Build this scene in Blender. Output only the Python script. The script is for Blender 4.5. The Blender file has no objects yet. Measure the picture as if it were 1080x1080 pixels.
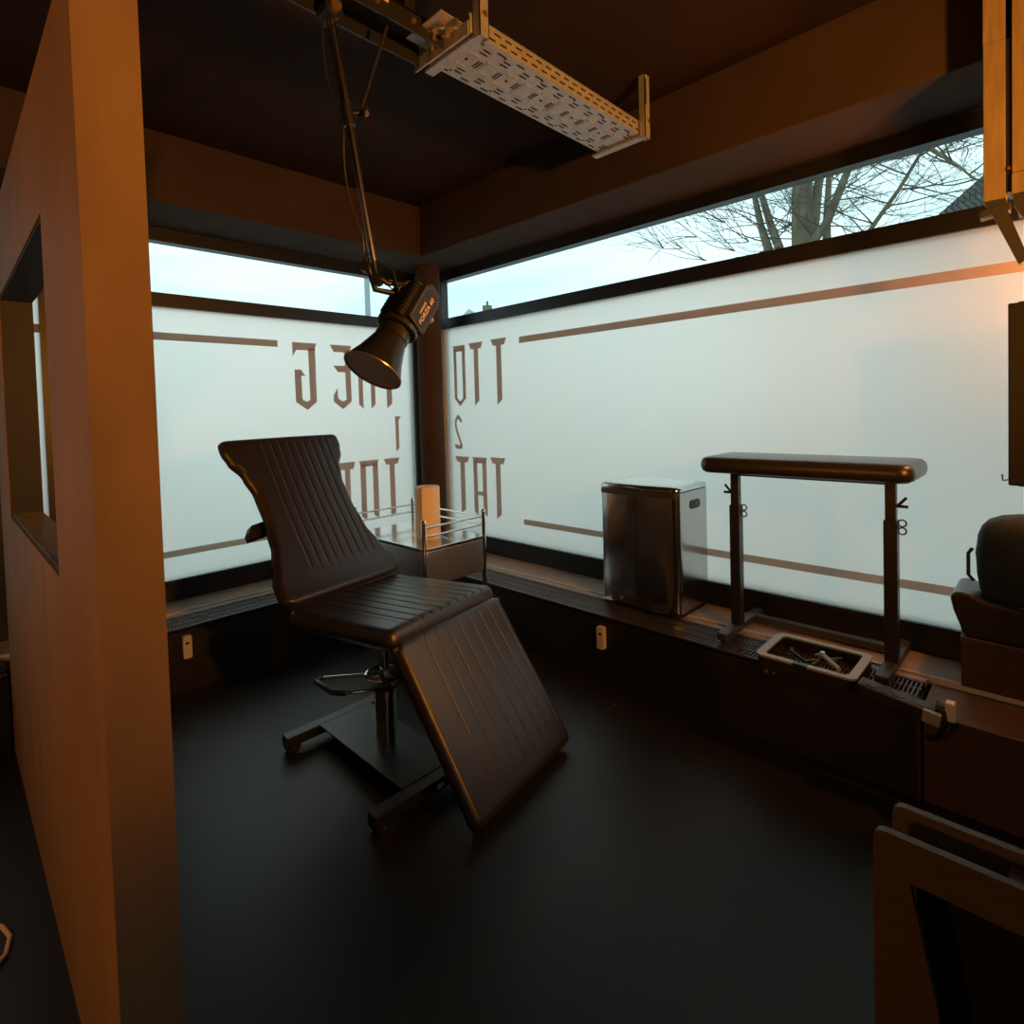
import bpy, math, random
from mathutils import Vector, Matrix
PI = math.pi
scene = bpy.context.scene
COL = scene.collection

# ------------------------------------------------------------------ camera
F_PX, CX, CY = 594.25, 538.2, 449.8
cam_d = bpy.data.cameras.new('camera')
cam = bpy.data.objects.new('camera', cam_d); COL.objects.link(cam)
yaw, pitch, roll = 0.7768, 0.030, -0.0284
Fw = Vector((math.cos(yaw)*math.cos(pitch), math.sin(yaw)*math.cos(pitch), -math.sin(pitch)))
R0 = Vector((math.sin(yaw), -math.cos(yaw), 0)); U0 = R0.cross(Fw)
Rr = R0*math.cos(roll) + U0*math.sin(roll); Uu = -R0*math.sin(roll) + U0*math.cos(roll)
M = Matrix(((Rr.x, Uu.x, -Fw.x), (Rr.y, Uu.y, -Fw.y), (Rr.z, Uu.z, -Fw.z))).to_4x4()
M.translation = Vector((0, 0, 1.4)); cam.matrix_world = M
cam_d.sensor_width = 36; cam_d.sensor_fit = 'HORIZONTAL'; cam_d.lens = 36*F_PX/1080
cam_d.shift_x = (540-CX)/1080; cam_d.shift_y = -(540-CY)/1080; cam_d.clip_start = .02; cam_d.clip_end = 200
scene.camera = cam

# ------------------------------------------------------------------ sky
w = bpy.data.worlds.new('sky'); scene.world = w; w.use_nodes = True
nt = w.node_tree; nt.nodes.clear()
out = nt.nodes.new('ShaderNodeOutputWorld'); bg = nt.nodes.new('ShaderNodeBackground')
tc = nt.nodes.new('ShaderNodeTexCoord'); mp = nt.nodes.new('ShaderNodeMapping'); mp.inputs['Scale'].default_value = (1.2, 1.2, 5)
nz = nt.nodes.new('ShaderNodeTexNoise'); nz.inputs['Scale'].default_value = 2.2; nz.inputs['Detail'].default_value = 5; nz.inputs['Roughness'].default_value = .5
cr = nt.nodes.new('ShaderNodeValToRGB')
cr.color_ramp.elements[0].position = .34; cr.color_ramp.elements[0].color = (.52, .84, .88, 1)
cr.color_ramp.elements[1].position = .56; cr.color_ramp.elements[1].color = (.74, .98, 1.0, 1)
nt.links.new(tc.outputs['Generated'], mp.inputs['Vector']); nt.links.new(mp.outputs[0], nz.inputs['Vector'])
nt.links.new(nz.outputs[0], cr.inputs[0]); nt.links.new(cr.outputs[0], bg.inputs[0]); nt.links.new(bg.outputs[0], out.inputs[0])
bg.inputs[1].default_value = 1.42

# ------------------------------------------------------------------ warm lamps of the studio, plus an added neutral fill
def lamp(name, loc, power, color, radius):
    d = bpy.data.lights.new(name, 'POINT'); d.energy = power; d.color = color; d.shadow_soft_size = radius
    o = bpy.data.objects.new(name, d); o.location = loc; COL.objects.link(o); return o
WARM = (1.0, .355, .035)
def spot(name, loc, target, power, color, radius, cone, blend):
    d = bpy.data.lights.new(name, 'SPOT'); d.energy = power; d.color = color; d.shadow_soft_size = radius
    d.spot_size = math.radians(cone); d.spot_blend = blend
    o = bpy.data.objects.new(name, d); o.location = loc; COL.objects.link(o)
    o.rotation_euler = (Vector(target)-Vector(loc)).to_track_quat('-Z', 'Y').to_euler(); return o
spot('warm_uplight', (1.2, -1.05, 1.8), (1.75, 1.6, 2.50), 250, WARM, .07, 125, 1.0)
spot('warm_room_lamp', (-1.7, 1.20, 1.55), (.6, 2.0, 1.2), 60, WARM, .08, 130, 1.0)
def fill_light(loc, size, power, color):            # added neutral fill behind the camera, no window built there
    d = bpy.data.lights.new('neutral_fill', 'AREA'); d.shape = 'RECTANGLE'; d.size, d.size_y = size; d.energy = power; d.color = color
    o = bpy.data.objects.new('neutral_fill', d); o.location = loc; o.rotation_euler = (math.radians(90), 0, 0); COL.objects.link(o); return o
fill_light((-.6, -2.5, 1.6), (2.6, 1.5), 7, (1.0, .86, .74))
lamp('warm_shelf_lamp', (2.58, -.07, 1.80), 24, (1.0, .36, .06), .04)

scene.view_settings.view_transform = 'Standard'; scene.view_settings.look = 'None'
scene.view_settings.exposure = 0.0; scene.view_settings.gamma = 1.0; scene.view_settings.use_curve_mapping = False

# ------------------------------------------------------------------ materials
def mat(name, col, rough=.5, metal=0, noise=0, nscale=30, bump=0, bscale=200, spec=.5, stretch=(1, 1, 1), coat=0):
    m = bpy.data.materials.new(name); m.use_nodes = True; n = m.node_tree; b = n.nodes['Principled BSDF']
    b.inputs['Base Color'].default_value = (*col, 1); b.inputs['Roughness'].default_value = rough
    b.inputs['Metallic'].default_value = metal; b.inputs['Specular IOR Level'].default_value = spec
    b.inputs['Coat Weight'].default_value = coat
    t = n.nodes.new('ShaderNodeTexCoord'); mpn = n.nodes.new('ShaderNodeMapping'); mpn.inputs['Scale'].default_value = stretch
    n.links.new(t.outputs['Object'], mpn.inputs['Vector'])
    if noise:
        x = n.nodes.new('ShaderNodeTexNoise'); x.inputs['Scale'].default_value = nscale; x.inputs['Detail'].default_value = 4
        r = n.nodes.new('ShaderNodeValToRGB')
        r.color_ramp.elements[0].position = .3; r.color_ramp.elements[0].color = (*[c*(1-noise) for c in col], 1)
        r.color_ramp.elements[1].position = .7; r.color_ramp.elements[1].color = (*[min(1, c*(1+noise)) for c in col], 1)
        n.links.new(mpn.outputs[0], x.inputs['Vector']); n.links.new(x.outputs[0], r.inputs[0]); n.links.new(r.outputs[0], b.inputs['Base Color'])
    if bump:
        x = n.nodes.new('ShaderNodeTexNoise'); x.inputs['Scale'].default_value = bscale; x.inputs['Detail'].default_value = 3
        bp = n.nodes.new('ShaderNodeBump'); bp.inputs['Strength'].default_value = bump; bp.inputs['Distance'].default_value = .002
        n.links.new(mpn.outputs[0], x.inputs['Vector']); n.links.new(x.outputs[0], bp.inputs['Height']); n.links.new(bp.outputs[0], b.inputs['Normal'])
    return m
MT = {}
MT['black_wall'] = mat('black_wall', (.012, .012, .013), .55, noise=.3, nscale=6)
MT['room_wall'] = mat('room_wall', (.05, .045, .04), .7, noise=.2, nscale=3)
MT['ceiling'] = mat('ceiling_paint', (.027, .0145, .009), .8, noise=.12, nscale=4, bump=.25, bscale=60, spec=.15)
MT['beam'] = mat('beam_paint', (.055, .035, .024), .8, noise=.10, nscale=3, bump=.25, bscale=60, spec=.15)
MT['partition'] = mat('partition_board', (.27, .17, .09), .7, noise=.14, nscale=7, bump=.3, bscale=90, spec=.25, stretch=(1, 1, .35))
MT['floor'] = mat('black_vinyl_floor', (.016, .0135, .012), .42, noise=.12, nscale=3, bump=.15, bscale=150, spec=.36)
MT['frame'] = mat('window_frame_dark', (.010, .010, .011), .38, noise=.15, nscale=10)
MT['sill'] = mat('sill_board', (.33, .235, .18), .42, noise=.12, nscale=18, stretch=(1, 1, 1))
MT['sill_edge'] = mat('sill_edge_strip', (.75, .70, .63), .35, noise=.1, nscale=60)
MT['grille'] = mat('grille_metal', (.10, .088, .082), .38, .5, noise=.15, nscale=60)
MT['grille_dark'] = mat('grille_well', (.006, .006, .006), .8)
MT['leather'] = mat('black_leatherette', (.026, .021, .019), .29, bump=.25, bscale=420, spec=.65)
MT['black_metal'] = mat('black_powder_coat', (.018, .018, .020), .36, noise=.15, nscale=80, spec=.5)
MT['black_plastic'] = mat('black_plastic', (.012, .012, .013), .45, noise=.1, nscale=80)
MT['chrome'] = mat('chrome', (.90, .89, .87), .09, 1, noise=.03, nscale=90)
MT['steel'] = mat('brushed_steel', (.52, .50, .48), .19, 1, noise=.06, nscale=40, bump=.12, bscale=120, stretch=(1, 1, .04))
MT['steel_top'] = mat('polished_steel', (.62, .62, .61), .13, 1, noise=.04, nscale=20)
MT['case_steel'] = mat('satin_steel_case', (.8, .78, .75), .30, 1, noise=.05, nscale=30)
MT['pole'] = mat('gloss_black_pole', (.30, .27, .25), .24, 1, noise=.05, nscale=30)
MT['galv'] = mat('galvanised_steel', (.42, .43, .45), .42, .35, noise=.14, nscale=50)
MT['slot'] = mat('slot_shadow', (.015, .014, .013), .8)
MT['paper'] = mat('paper_towel', (.82, .74, .62), .9, noise=.04, nscale=60, bump=.5, bscale=240)
MT['letter'] = None
MT['white_plastic'] = mat('white_plastic', (.80, .74, .66), .4, noise=.03, nscale=50)
MT['wood'] = mat('shelf_wood', (.30, .22, .13), .5, noise=.16, nscale=12, stretch=(6, 6, .6), bump=.2, bscale=80)
MT['rack_wood'] = mat('rack_board', (.13, .09, .065), .5, noise=.12, nscale=10, stretch=(1, 1, 4))
MT['brown_board'] = mat('brown_board', (.075, .040, .024), .5, noise=.12, nscale=12, stretch=(1, 1, 1))
MT['grey_bracket'] = mat('grey_bracket', (.042, .041, .041), .45, noise=.1, nscale=60)
MT['cloth'] = mat('dark_green_black_cloth', (.012, .02, .021), .75, noise=.3, nscale=20, bump=.5, bscale=120)
MT['grey_rim'] = mat('grey_case_rim', (.30, .31, .32), .32, noise=.1, nscale=70)
MT['bark'] = mat('bark', (.17, .14, .09), .9, noise=.35, nscale=9, bump=.6, bscale=40, stretch=(1, 1, .3))
MT['twig'] = mat('twig', (.10, .085, .07), .9, noise=.2, nscale=9)
MT['cable'] = mat('cable_sheath', (.75, .55, .36), .5, noise=.05, nscale=60)
MT['street'] = mat('street_paving', (.45, .44, .42), .85, noise=.2, nscale=1)
MT['render'] = mat('house_render', (.42, .46, .47), .85, noise=.1, nscale=2)
MT['reflector'] = mat('reflector_dish', (.72, .62, .54), .5, .2, noise=.05, nscale=50)
MT['logo'] = mat('printed_logo', (.85, .62, .42), .5, noise=.02, nscale=10)
MT['copper'] = mat('brass_screw', (.70, .48, .25), .3, .9, noise=.1, nscale=60)

def tile_mat():
    m = bpy.data.materials.new('roof_tiles'); m.use_nodes = True; n = m.node_tree; b = n.nodes['Principled BSDF']
    b.inputs['Roughness'].default_value = .8
    t = n.nodes.new('ShaderNodeTexCoord'); br = n.nodes.new('ShaderNodeTexBrick')
    br.inputs['Scale'].default_value = 3.2; br.inputs['Color1'].default_value = (.085, .075, .07, 1); br.inputs['Color2'].default_value = (.13, .115, .10, 1)
    br.inputs['Mortar'].default_value = (.02, .02, .02, 1); br.inputs['Mortar Size'].default_value = .035
    n.links.new(t.outputs['UV'], br.inputs['Vector']); n.links.new(br.outputs[0], b.inputs['Base Color'])
    return m
MT['tiles'] = tile_mat()
def film_mat(name, trans, refl, f, rough=.5):
    m = bpy.data.materials.new(name); m.use_nodes = True; n = m.node_tree; n.nodes.clear()
    o = n.nodes.new('ShaderNodeOutputMaterial'); a = n.nodes.new('ShaderNodeBsdfTranslucent'); d = n.nodes.new('ShaderNodeBsdfDiffuse')
    mx = n.nodes.new('ShaderNodeMixShader'); mx.inputs[0].default_value = f
    t = n.nodes.new('ShaderNodeTexCoord'); x = n.nodes.new('ShaderNodeTexNoise'); x.inputs['Scale'].default_value = 1.1; x.inputs['Detail'].default_value = 1
    r = n.nodes.new('ShaderNodeValToRGB'); r.color_ramp.elements[0].position = .3; r.color_ramp.elements[1].position = .7
    r.color_ramp.elements[0].color = (*[c*.97 for c in trans], 1); r.color_ramp.elements[1].color = (*[min(1, c*1.03) for c in trans], 1)
    n.links.new(t.outputs['Object'], x.inputs['Vector']); n.links.new(x.outputs[0], r.inputs[0]); n.links.new(r.outputs[0], a.inputs[0])
    d.inputs[0].default_value = (*refl, 1)
    n.links.new(a.outputs[0], mx.inputs[1]); n.links.new(d.outputs[0], mx.inputs[2]); n.links.new(mx.outputs[0], o.inputs[0])
    return m
def frosted():
    m = film_mat('frosted_film', (1, .97, .94), (.85, .85, .83), .35); n = m.node_tree
    mx = [x for x in n.nodes if x.type == 'MIX_SHADER'][0]; o = [x for x in n.nodes if x.type == 'OUTPUT_MATERIAL'][0]
    g = n.nodes.new('ShaderNodeBsdfGlass'); g.inputs['Roughness'].default_value = .48; g.inputs['IOR'].default_value = 1.42; g.inputs['Color'].default_value = (1, .955, .925, 1)
    m2 = n.nodes.new('ShaderNodeMixShader'); m2.inputs[0].default_value = .72
    n.links.new(mx.outputs[0], m2.inputs[1]); n.links.new(g.outputs[0], m2.inputs[2]); n.links.new(m2.outputs[0], o.inputs[0]); return m
MT['film'] = frosted()
MT['letter'] = film_mat('lettering_film', (.72, .61, .54), (.50, .36, .26), .25)
def glass_mat():
    m = bpy.data.materials.new('clear_pane'); m.use_nodes = True; n = m.node_tree; n.nodes.clear()
    o = n.nodes.new('ShaderNodeOutputMaterial'); a = n.nodes.new('ShaderNodeBsdfTransparent'); d = n.nodes.new('ShaderNodeBsdfGlossy')
    a.inputs[0].default_value = (.95, .98, .98, 1); d.inputs['Roughness'].default_value = .02
    f = n.nodes.new('ShaderNodeLayerWeight'); f.inputs[0].default_value = .15; mx = n.nodes.new('ShaderNodeMixShader')
    k = n.nodes.new('ShaderNodeMath'); k.operation = 'POWER'; k.inputs[1].default_value = 4; n.links.new(f.outputs['Facing'], k.inputs[0])
    n.links.new(k.outputs[0], mx.inputs[0]); n.links.new(a.outputs[0], mx.inputs[1]); n.links.new(d.outputs[0], mx.inputs[2]); n.links.new(mx.outputs[0], o.inputs[0])
    return m
MT['glass'] = glass_mat()

# ------------------------------------------------------------------ mesh helpers
class MB:
    def __init__(s): s.v = []; s.f = []
    def add(s, vs, fs, mtx=None):
        o = len(s.v)
        s.v += [tuple((mtx @ Vector(p)) if mtx else Vector(p)) for p in vs]
        s.f += [tuple(i+o for i in f) for f in fs]; return s
    def box(s, lo, hi, mtx=None):
        x0, y0, z0 = lo; x1, y1, z1 = hi
        return s.add([(x0,y0,z0),(x1,y0,z0),(x1,y1,z0),(x0,y1,z0),(x0,y0,z1),(x1,y0,z1),(x1,y1,z1),(x0,y1,z1)],
                     [(3,2,1,0),(4,5,6,7),(0,1,5,4),(1,2,6,5),(2,3,7,6),(3,0,4,7)], mtx)
    def prism(s, poly, a0, a1, fn, mtx=None):
        n = len(poly); vs = [fn(p, a0) for p in poly] + [fn(p, a1) for p in poly]
        fs = [tuple(range(n))[::-1], tuple(range(n, 2*n))] + [(i, (i+1) % n, n+(i+1) % n, n+i) for i in range(n)]
        return s.add(vs, fs, mtx)
    def lathe(s, prof, c=(0,0,0), axis=(0,0,1), n=32):
        ax = Vector(axis).normalized(); q = Vector((0,0,1)).rotation_difference(ax); c = Vector(c); vs = []; fs = []
        for r, h in prof:
            for k in range(n):
                a = 2*PI*k/n; vs.append(c + q @ Vector((r*math.cos(a), r*math.sin(a), h)))
        m = len(prof)
        for i in range(m-1):
            for k in range(n):
                k2 = (k+1) % n; fs.append((i*n+k, i*n+k2, (i+1)*n+k2, (i+1)*n+k))
        if prof[0][0] > 1e-6: fs.append(tuple(range(n))[::-1])
        if prof[-1][0] > 1e-6: fs.append(tuple((m-1)*n+k for k in range(n)))
        return s.add(vs, fs)
    def cyl(s, a, b, r, r2=None, n=20):
        a = Vector(a); b = Vector(b); return s.lathe([(r, 0), (r if r2 is None else r2, (b-a).length)], a, b-a, n)
    def tube(s, pts, r, n=10, closed=False):
        P = [Vector(p) for p in pts]; m = len(P); vs = []; fs = []; rr = r if isinstance(r, (list, tuple)) else [r]*m
        prev = None
        for i, p in enumerate(P):
            t = ((P[(i+1) % m] if closed or i < m-1 else p) - (P[i-1] if closed or i > 0 else p)).normalized()
            if prev is None:
                u = t.orthogonal().normalized()
            else:
                u = (prev - t*prev.dot(t)); u = u.normalized() if u.length > 1e-6 else t.orthogonal().normalized()
            prev = u; v = t.cross(u)
            for k in range(n):
                a = 2*PI*k/n; vs.append(p + (u*math.cos(a) + v*math.sin(a))*rr[i])
        for i in range(m if closed else m-1):
            j = (i+1) % m
            for k in range(n):
                k2 = (k+1) % n; fs.append((i*n+k, i*n+k2, j*n+k2, j*n+k))
        if not closed: fs += [tuple(range(n))[::-1], tuple((m-1)*n+k for k in range(n))]
        return s.add(vs, fs)
    def build(s, name, m, parent=None, smooth=False, bevel=0, world=True):
        me = bpy.data.meshes.new(name)
        vs = s.v
        if parent is not None:
            inv = wm(parent).inverted(); vs = [tuple(inv @ Vector(p)) for p in vs]
        me.from_pydata(vs, [], s.f); me.materials.append(m); me.update()
        if smooth:
            for p in me.polygons: p.use_smooth = True
            try: me.set_sharp_from_angle(angle=math.radians(40))
            except Exception: pass
        o = bpy.data.objects.new(name, me); COL.objects.link(o)
        if parent is not None: o.parent = parent
        if bevel:
            bv = o.modifiers.new('bevel', 'BEVEL'); bv.width = bevel; bv.segments = 2; bv.limit_method = 'ANGLE'
        return o
def wm(o):
    m = Matrix.Translation(o.location) @ o.rotation_euler.to_matrix().to_4x4()
    return (wm(o.parent) @ m) if o.parent else m
def thing(name, label, cat, loc=(0,0,0), group=None):
    o = bpy.data.objects.new(name, None); o.empty_display_size = .1; COL.objects.link(o); o.location = loc
    o['label'] = label; o['category'] = cat
    if group: o['group'] = group
    return o
def tag(o, label, cat, group=None, kind=None):
    if label: o['label'] = label
    if cat: o['category'] = cat
    if group: o['group'] = group
    if kind: o['kind'] = kind
    return o
def struct(name, mb, m, bevel=0, smooth=False):
    o = mb.build(name, m, None, smooth, bevel); o['kind'] = 'structure'; return o
def arc(cx, cy, r, a0, a1, n):
    return [(cx+r*math.cos(a0+(a1-a0)*i/n), cy+r*math.sin(a0+(a1-a0)*i/n)) for i in range(n+1)]
def rrect(x0, y0, x1, y1, r, n=6):
    return arc(x1-r, y1-r, r, 0, PI/2, n) + arc(x0+r, y1-r, r, PI/2, PI, n) + arc(x0+r, y0+r, r, PI, 1.5*PI, n) + arc(x1-r, y0+r, r, 1.5*PI, 2*PI, n)
XY = lambda p, a: (p[0], p[1], a)
YZ = lambda p, a: (a, p[0], p[1])
XZ = lambda p, a: (p[0], a, p[1])

# ------------------------------------------------------------------ measures of the room
X0, Y0 = 2.862, 3.73          # planes of the two window walls
ZS = .335                     # sill
GX, GY = 2.35, 3.215          # front of the convector covers
ZC, ZB = 2.85, 2.50           # ceiling, underside of beams
XMIN, YMIN = -3.4, -2.6

struct('floor', MB().box((XMIN-.1, YMIN-.1, -.1), (X0+.2, Y0+.2, 0)), MT['floor'])
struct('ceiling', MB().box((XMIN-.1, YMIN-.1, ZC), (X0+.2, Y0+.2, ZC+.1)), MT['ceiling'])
struct('wall_back', MB().box((XMIN-.1, YMIN-.1, 0), (X0+.2, YMIN, ZC)), MT['room_wall'])
struct('wall_far_left', MB().box((XMIN-.1, YMIN, 0), (XMIN, Y0+.2, ZC)), MT['room_wall'])
struct('lamp_blocker', MB().box((.50, -.45, 0), (1.10, -.38, 1.44)), MT['room_wall'])  # added unseen slab, keeps the uplight off the partition's lower part
# window walls: below the sill and above the windows
struct('wall_left', MB().box((XMIN, Y0-.02, 0), (X0+.2, Y0+.2, ZS)).box((XMIN, Y0-.02, ZB-.01), (X0+.2, Y0+.2, ZC))
       .box((XMIN, Y0-.02, ZS), (-1.2, Y0+.2, ZB)), MT['black_wall'])
struct('wall_right', MB().box((X0-.02, YMIN, 0), (X0+.2, Y0-.02, ZS)).box((X0-.02, YMIN, ZB-.01), (X0+.2, Y0-.02, ZC))
       .box((X0-.02, YMIN, ZS), (X0+.2, -.55, ZB)), MT['black_wall'])
# ceiling beams over the windows
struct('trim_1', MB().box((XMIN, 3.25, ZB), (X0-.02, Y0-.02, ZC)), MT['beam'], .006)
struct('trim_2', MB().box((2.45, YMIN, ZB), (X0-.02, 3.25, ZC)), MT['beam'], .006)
# round corner column
struct('trim_3', MB().cyl((2.675, 3.475, ZS), (2.675, 3.475, ZB), .093, n=48), MT['beam'], smooth=True)

# partition board wall with a rectangular opening
def partition():
    xa, xb, ya, yb, zt = .178, .275, 1.15, GY, 2.165
    oy0, oy1, oz0, oz1 = 1.60, 2.80, 1.055, 1.86
    m = MB()
    m.box((xa, ya, 0), (xb, oy0, zt)); m.box((xa, oy1, 0), (xb, yb, zt))
    m.box((xa, oy0, 0), (xb, oy1, oz0)); m.box((xa, oy0, oz1), (xb, oy1, zt))
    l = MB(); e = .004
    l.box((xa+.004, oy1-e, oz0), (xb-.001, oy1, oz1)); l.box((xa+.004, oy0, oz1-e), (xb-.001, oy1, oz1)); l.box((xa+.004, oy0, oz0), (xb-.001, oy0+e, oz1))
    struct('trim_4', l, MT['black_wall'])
    g = MB(); g.box((xa+.006, oy0+e, oz0), (xb-.006, oy1-e, oz0+.002))
    for i in range(82): g.box((xa+.008, oy0+.01+i*.0145, oz0+.002), (xb-.008, oy0+.016+i*.0145, oz0+.008))
    struct('trim_5', g, MT['grille'])
    return struct('wall_partition', m, MT['partition'])
partition()

# ------------------------------------------------------------------ windows
def window(name, ax):
    """ax 0: plane x = X0 running along y; ax 1: plane y = Y0 running along x"""
    root = bpy.data.objects.new(name, None); COL.objects.link(root); root['kind'] = 'structure'
    P = X0 if ax == 0 else Y0
    def bx(m, s0, s1, d0, d1, z0, z1):       # s along the wall, d depth measured from the plane (positive = outwards)
        if ax == 0: m.box((P+d0, s0, z0), (P+d1, s1, z1))
        else: m.box((s0, P+d0, z0), (s1, P+d1, z1))
        return m
    s0, s1 = (-.55, 3.71) if ax == 0 else (-1.2, 2.86)
    e = 3.535 if ax == 0 else 2.70           # glass ends here, near the corner
    fr = MB()
    bx(fr, s0, s1, -.012, .06, 2.428, ZB); bx(fr, s0, s1, -.012, .06, 2.052, 2.132); bx(fr, s0, s1, -.012, .06, ZS, .455)
    bx(fr, e, s1, -.010, .06, .455, 2.43)
    bx(fr, s0, s0+.07, -.01, .06, .455, 2.43)
    if ax == 1: bx(fr, .388, .86, -.01, .06, .455, 2.43); bx(fr, -.10, .362, -.01, .06, .455, 2.43)
    fr.build('frame', MT['frame'], root)
    # raised beads that catch the light
    bd = MB(); bx(bd, s0, s1, -.020, -.012, 2.475, 2.487); bx(bd, s0, s1, -.018, -.012, .437, .447); bd.build('bead', MT['frame'], root)
    bx(MB(), s0+.07, e, .030, .036, 2.13, 2.43).build('clear_pane', MT['glass'], root)
    bx(MB(), s0+.07, e, .006, .012, .455, 2.054).build('frosted_pane', MT['film'], root)
    sl = MB(); bx(sl, s0, s1 if ax == 1 else 3.46, -.236, -.012, ZS-.03, ZS)
    sl.build('window_sill', MT['sill'], root, bevel=.002)
    ed = MB(); bx(ed, s0, 2.62 if ax == 1 else 3.49, -.243, -.236, ZS-.03, ZS+.001)
    ed.build('sill_edge', MT['sill_edge'], root)
    return root, bx
win1, bx1 = window('window_1', 1)
win2, bx2 = window('window_2', 0)
# lamp highlight on right window jamb next to the column, painted as orange strip
MB().box((X0-.024, 3.50, ZS), (X0-.010, 3.535, 2.05)).build('jamb_highlight', mat('orange_highlight', (.45, .25, .12), .35, .4, noise=.1, nscale=40), win2)

# mirrored lettering and stripes on the film. Glyphs are in a unit cell as they read from inside.
G_T = [[(0,1),(1,1),(.86,.90),(.66,.90),(.66,.08),(.35,0),(.35,.90),(.14,.90)]]
G_T2 = [[(0,1),(1,1),(.86,.88),(.67,.88),(.67,.08),(.36,0),(.36,.88),(.14,.88)]]
G_O = [[(-.06,1),(1.0,1),(1.0,.90),(.08,.90)], [(0,.94),(.24,.94),(.24,.12),(0,.12)], [(.74,.94),(1,.94),(1,.12),(.74,.12)],
       [(0,.13),(.24,.13),(.5,.08),(.5,0)], [(1,.13),(.5,0),(.5,.08),(.74,.13)]]
G_A = [[(-.06,1),(1.06,1),(.94,.90),(.06,.90)], [(0,.94),(.30,.94),(.30,0),(0,.07)], [(.70,.94),(1,.94),(1,0),(.70,.07)], [(.30,.42),(.70,.42),(.70,.35),(.30,.35)]]
G_P = G_A[:3]
G_H = [[(.0,1),(.26,.94),(.26,0),(0,.07)], [(.74,.94),(1,1),(1,.07),(.74,0)], [(.26,.56),(.74,.56),(.74,.48),(.26,.48)]]
G_G = [[(0,1),(1.04,1),(.92,.89),(.16,.89),(0,.79)], [(.66,.92),(.96,.92),(.96,.12),(.68,.15)],
       [(.68,.15),(.96,.12),(.55,0),(.52,.12)], [(.06,.12),(.55,0),(.52,.12),(.34,.16)], [(.05,.60),(.32,.60),(.34,.15),(.06,.12)], [(.32,.60),(.50,.50),(.32,.51)]]
G_E = [[(-.05,1),(1.04,1),(.92,.89),(.12,.89)], [(.66,.92),(.96,.92),(.96,.12),(.70,.15)], [(.08,.68),(.70,.68),(.70,.58),(.30,.58)],
       [(.70,.15),(.96,.12),(.50,0),(.48,.12)], [(.04,.12),(.50,0),(.48,.12),(.26,.17),(.26,.33),(.04,.22)]]
G_1 = [[(0,1),(1,1),(.60,.86),(.60,.08),(.05,0)]]
def stroke(pts, wd):
    out_ = []
    for (x0, y0), (x1, y1) in zip(pts, pts[1:]):
        dx, dy = (x1-x0), (y1-y0); hx = wd; hy = wd*.35
        L = math.hypot(dx, dy*3); nx, ny = -dy*3/L*hx, dx/L*hy*1.2
        out_.append([(x0+nx, y0+ny), (x1+nx, y1+ny), (x1-nx, y1-ny), (x0-nx, y0-ny)])
    return out_
G_2 = stroke([(.10,.84),(.35,.98),(.78,.84),(.20,.62),(.95,.06)], .12)
G_2 = stroke([(.95,.80),(.45,.97),(.05,.80),(.10,.62),(.95,.05),(.05,.05),(.02,.14)], .13)
def glyph(root, ax, polys, a, b, z0, z1, name='letter'):
    """a..b: along-wall position of the left and right side as seen from inside"""
    m = MB()
    for k, poly in enumerate(polys):
        pts = [(a+(b-a)*u, z0+(z1-z0)*v) for u, v in poly]
        P = (X0 if ax == 0 else Y0) - .0 - .0004*k
        m.prism(pts, P+.0052, P+.0036, YZ if ax == 0 else XZ)
    return m.build(name, MT['letter'], root)
for g_, a, b, z0, z1 in ((G_G, 1.712, 1.880, 1.437, 1.90), (G_E, 1.995, 2.150, 1.437, 1.90), (G_H, 2.205, 2.345, 1.437, 1.90), (G_T, 2.395, 2.545, 1.437, 1.90),
                         (G_1, 2.515, 2.568, 1.10, 1.372), (G_T, 2.399, 2.545, .585, 1.048), (G_P, 2.195, 2.345, .60, 1.048), (G_T2, 2.02, 2.155, .60, 1.048)):
    glyph(win1, 1, g_, a, b, z0, z1)
for g_, a, b, z0, z1 in ((G_O, 3.420, 3.285, 1.437, 1.908), (G_T, 3.238, 3.083, 1.437, 1.912), (G_T, 2.997, 2.835, 1.437, 1.916), (G_2, 3.425, 3.345, 1.105, 1.37),
                         (G_T, 3.437, 3.270, .60, 1.045), (G_A, 3.225, 3.080, .60, 1.045), (G_T, 3.033, 2.878, .597, 1.050)):
    glyph(win2, 0, g_, a, b, z0, z1)
for z0, z1 in ((1.861, 1.905), (.589, .627)):
    MB().box((-1.13, Y0+.0036, z0), (1.612, Y0+.0052, z1)).build('stripe', MT['letter'], win1)
    MB().box((X0+.0036, -.48, z0), (X0+.0052, 2.709, z1)).build('stripe', MT['letter'], win2)

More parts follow.
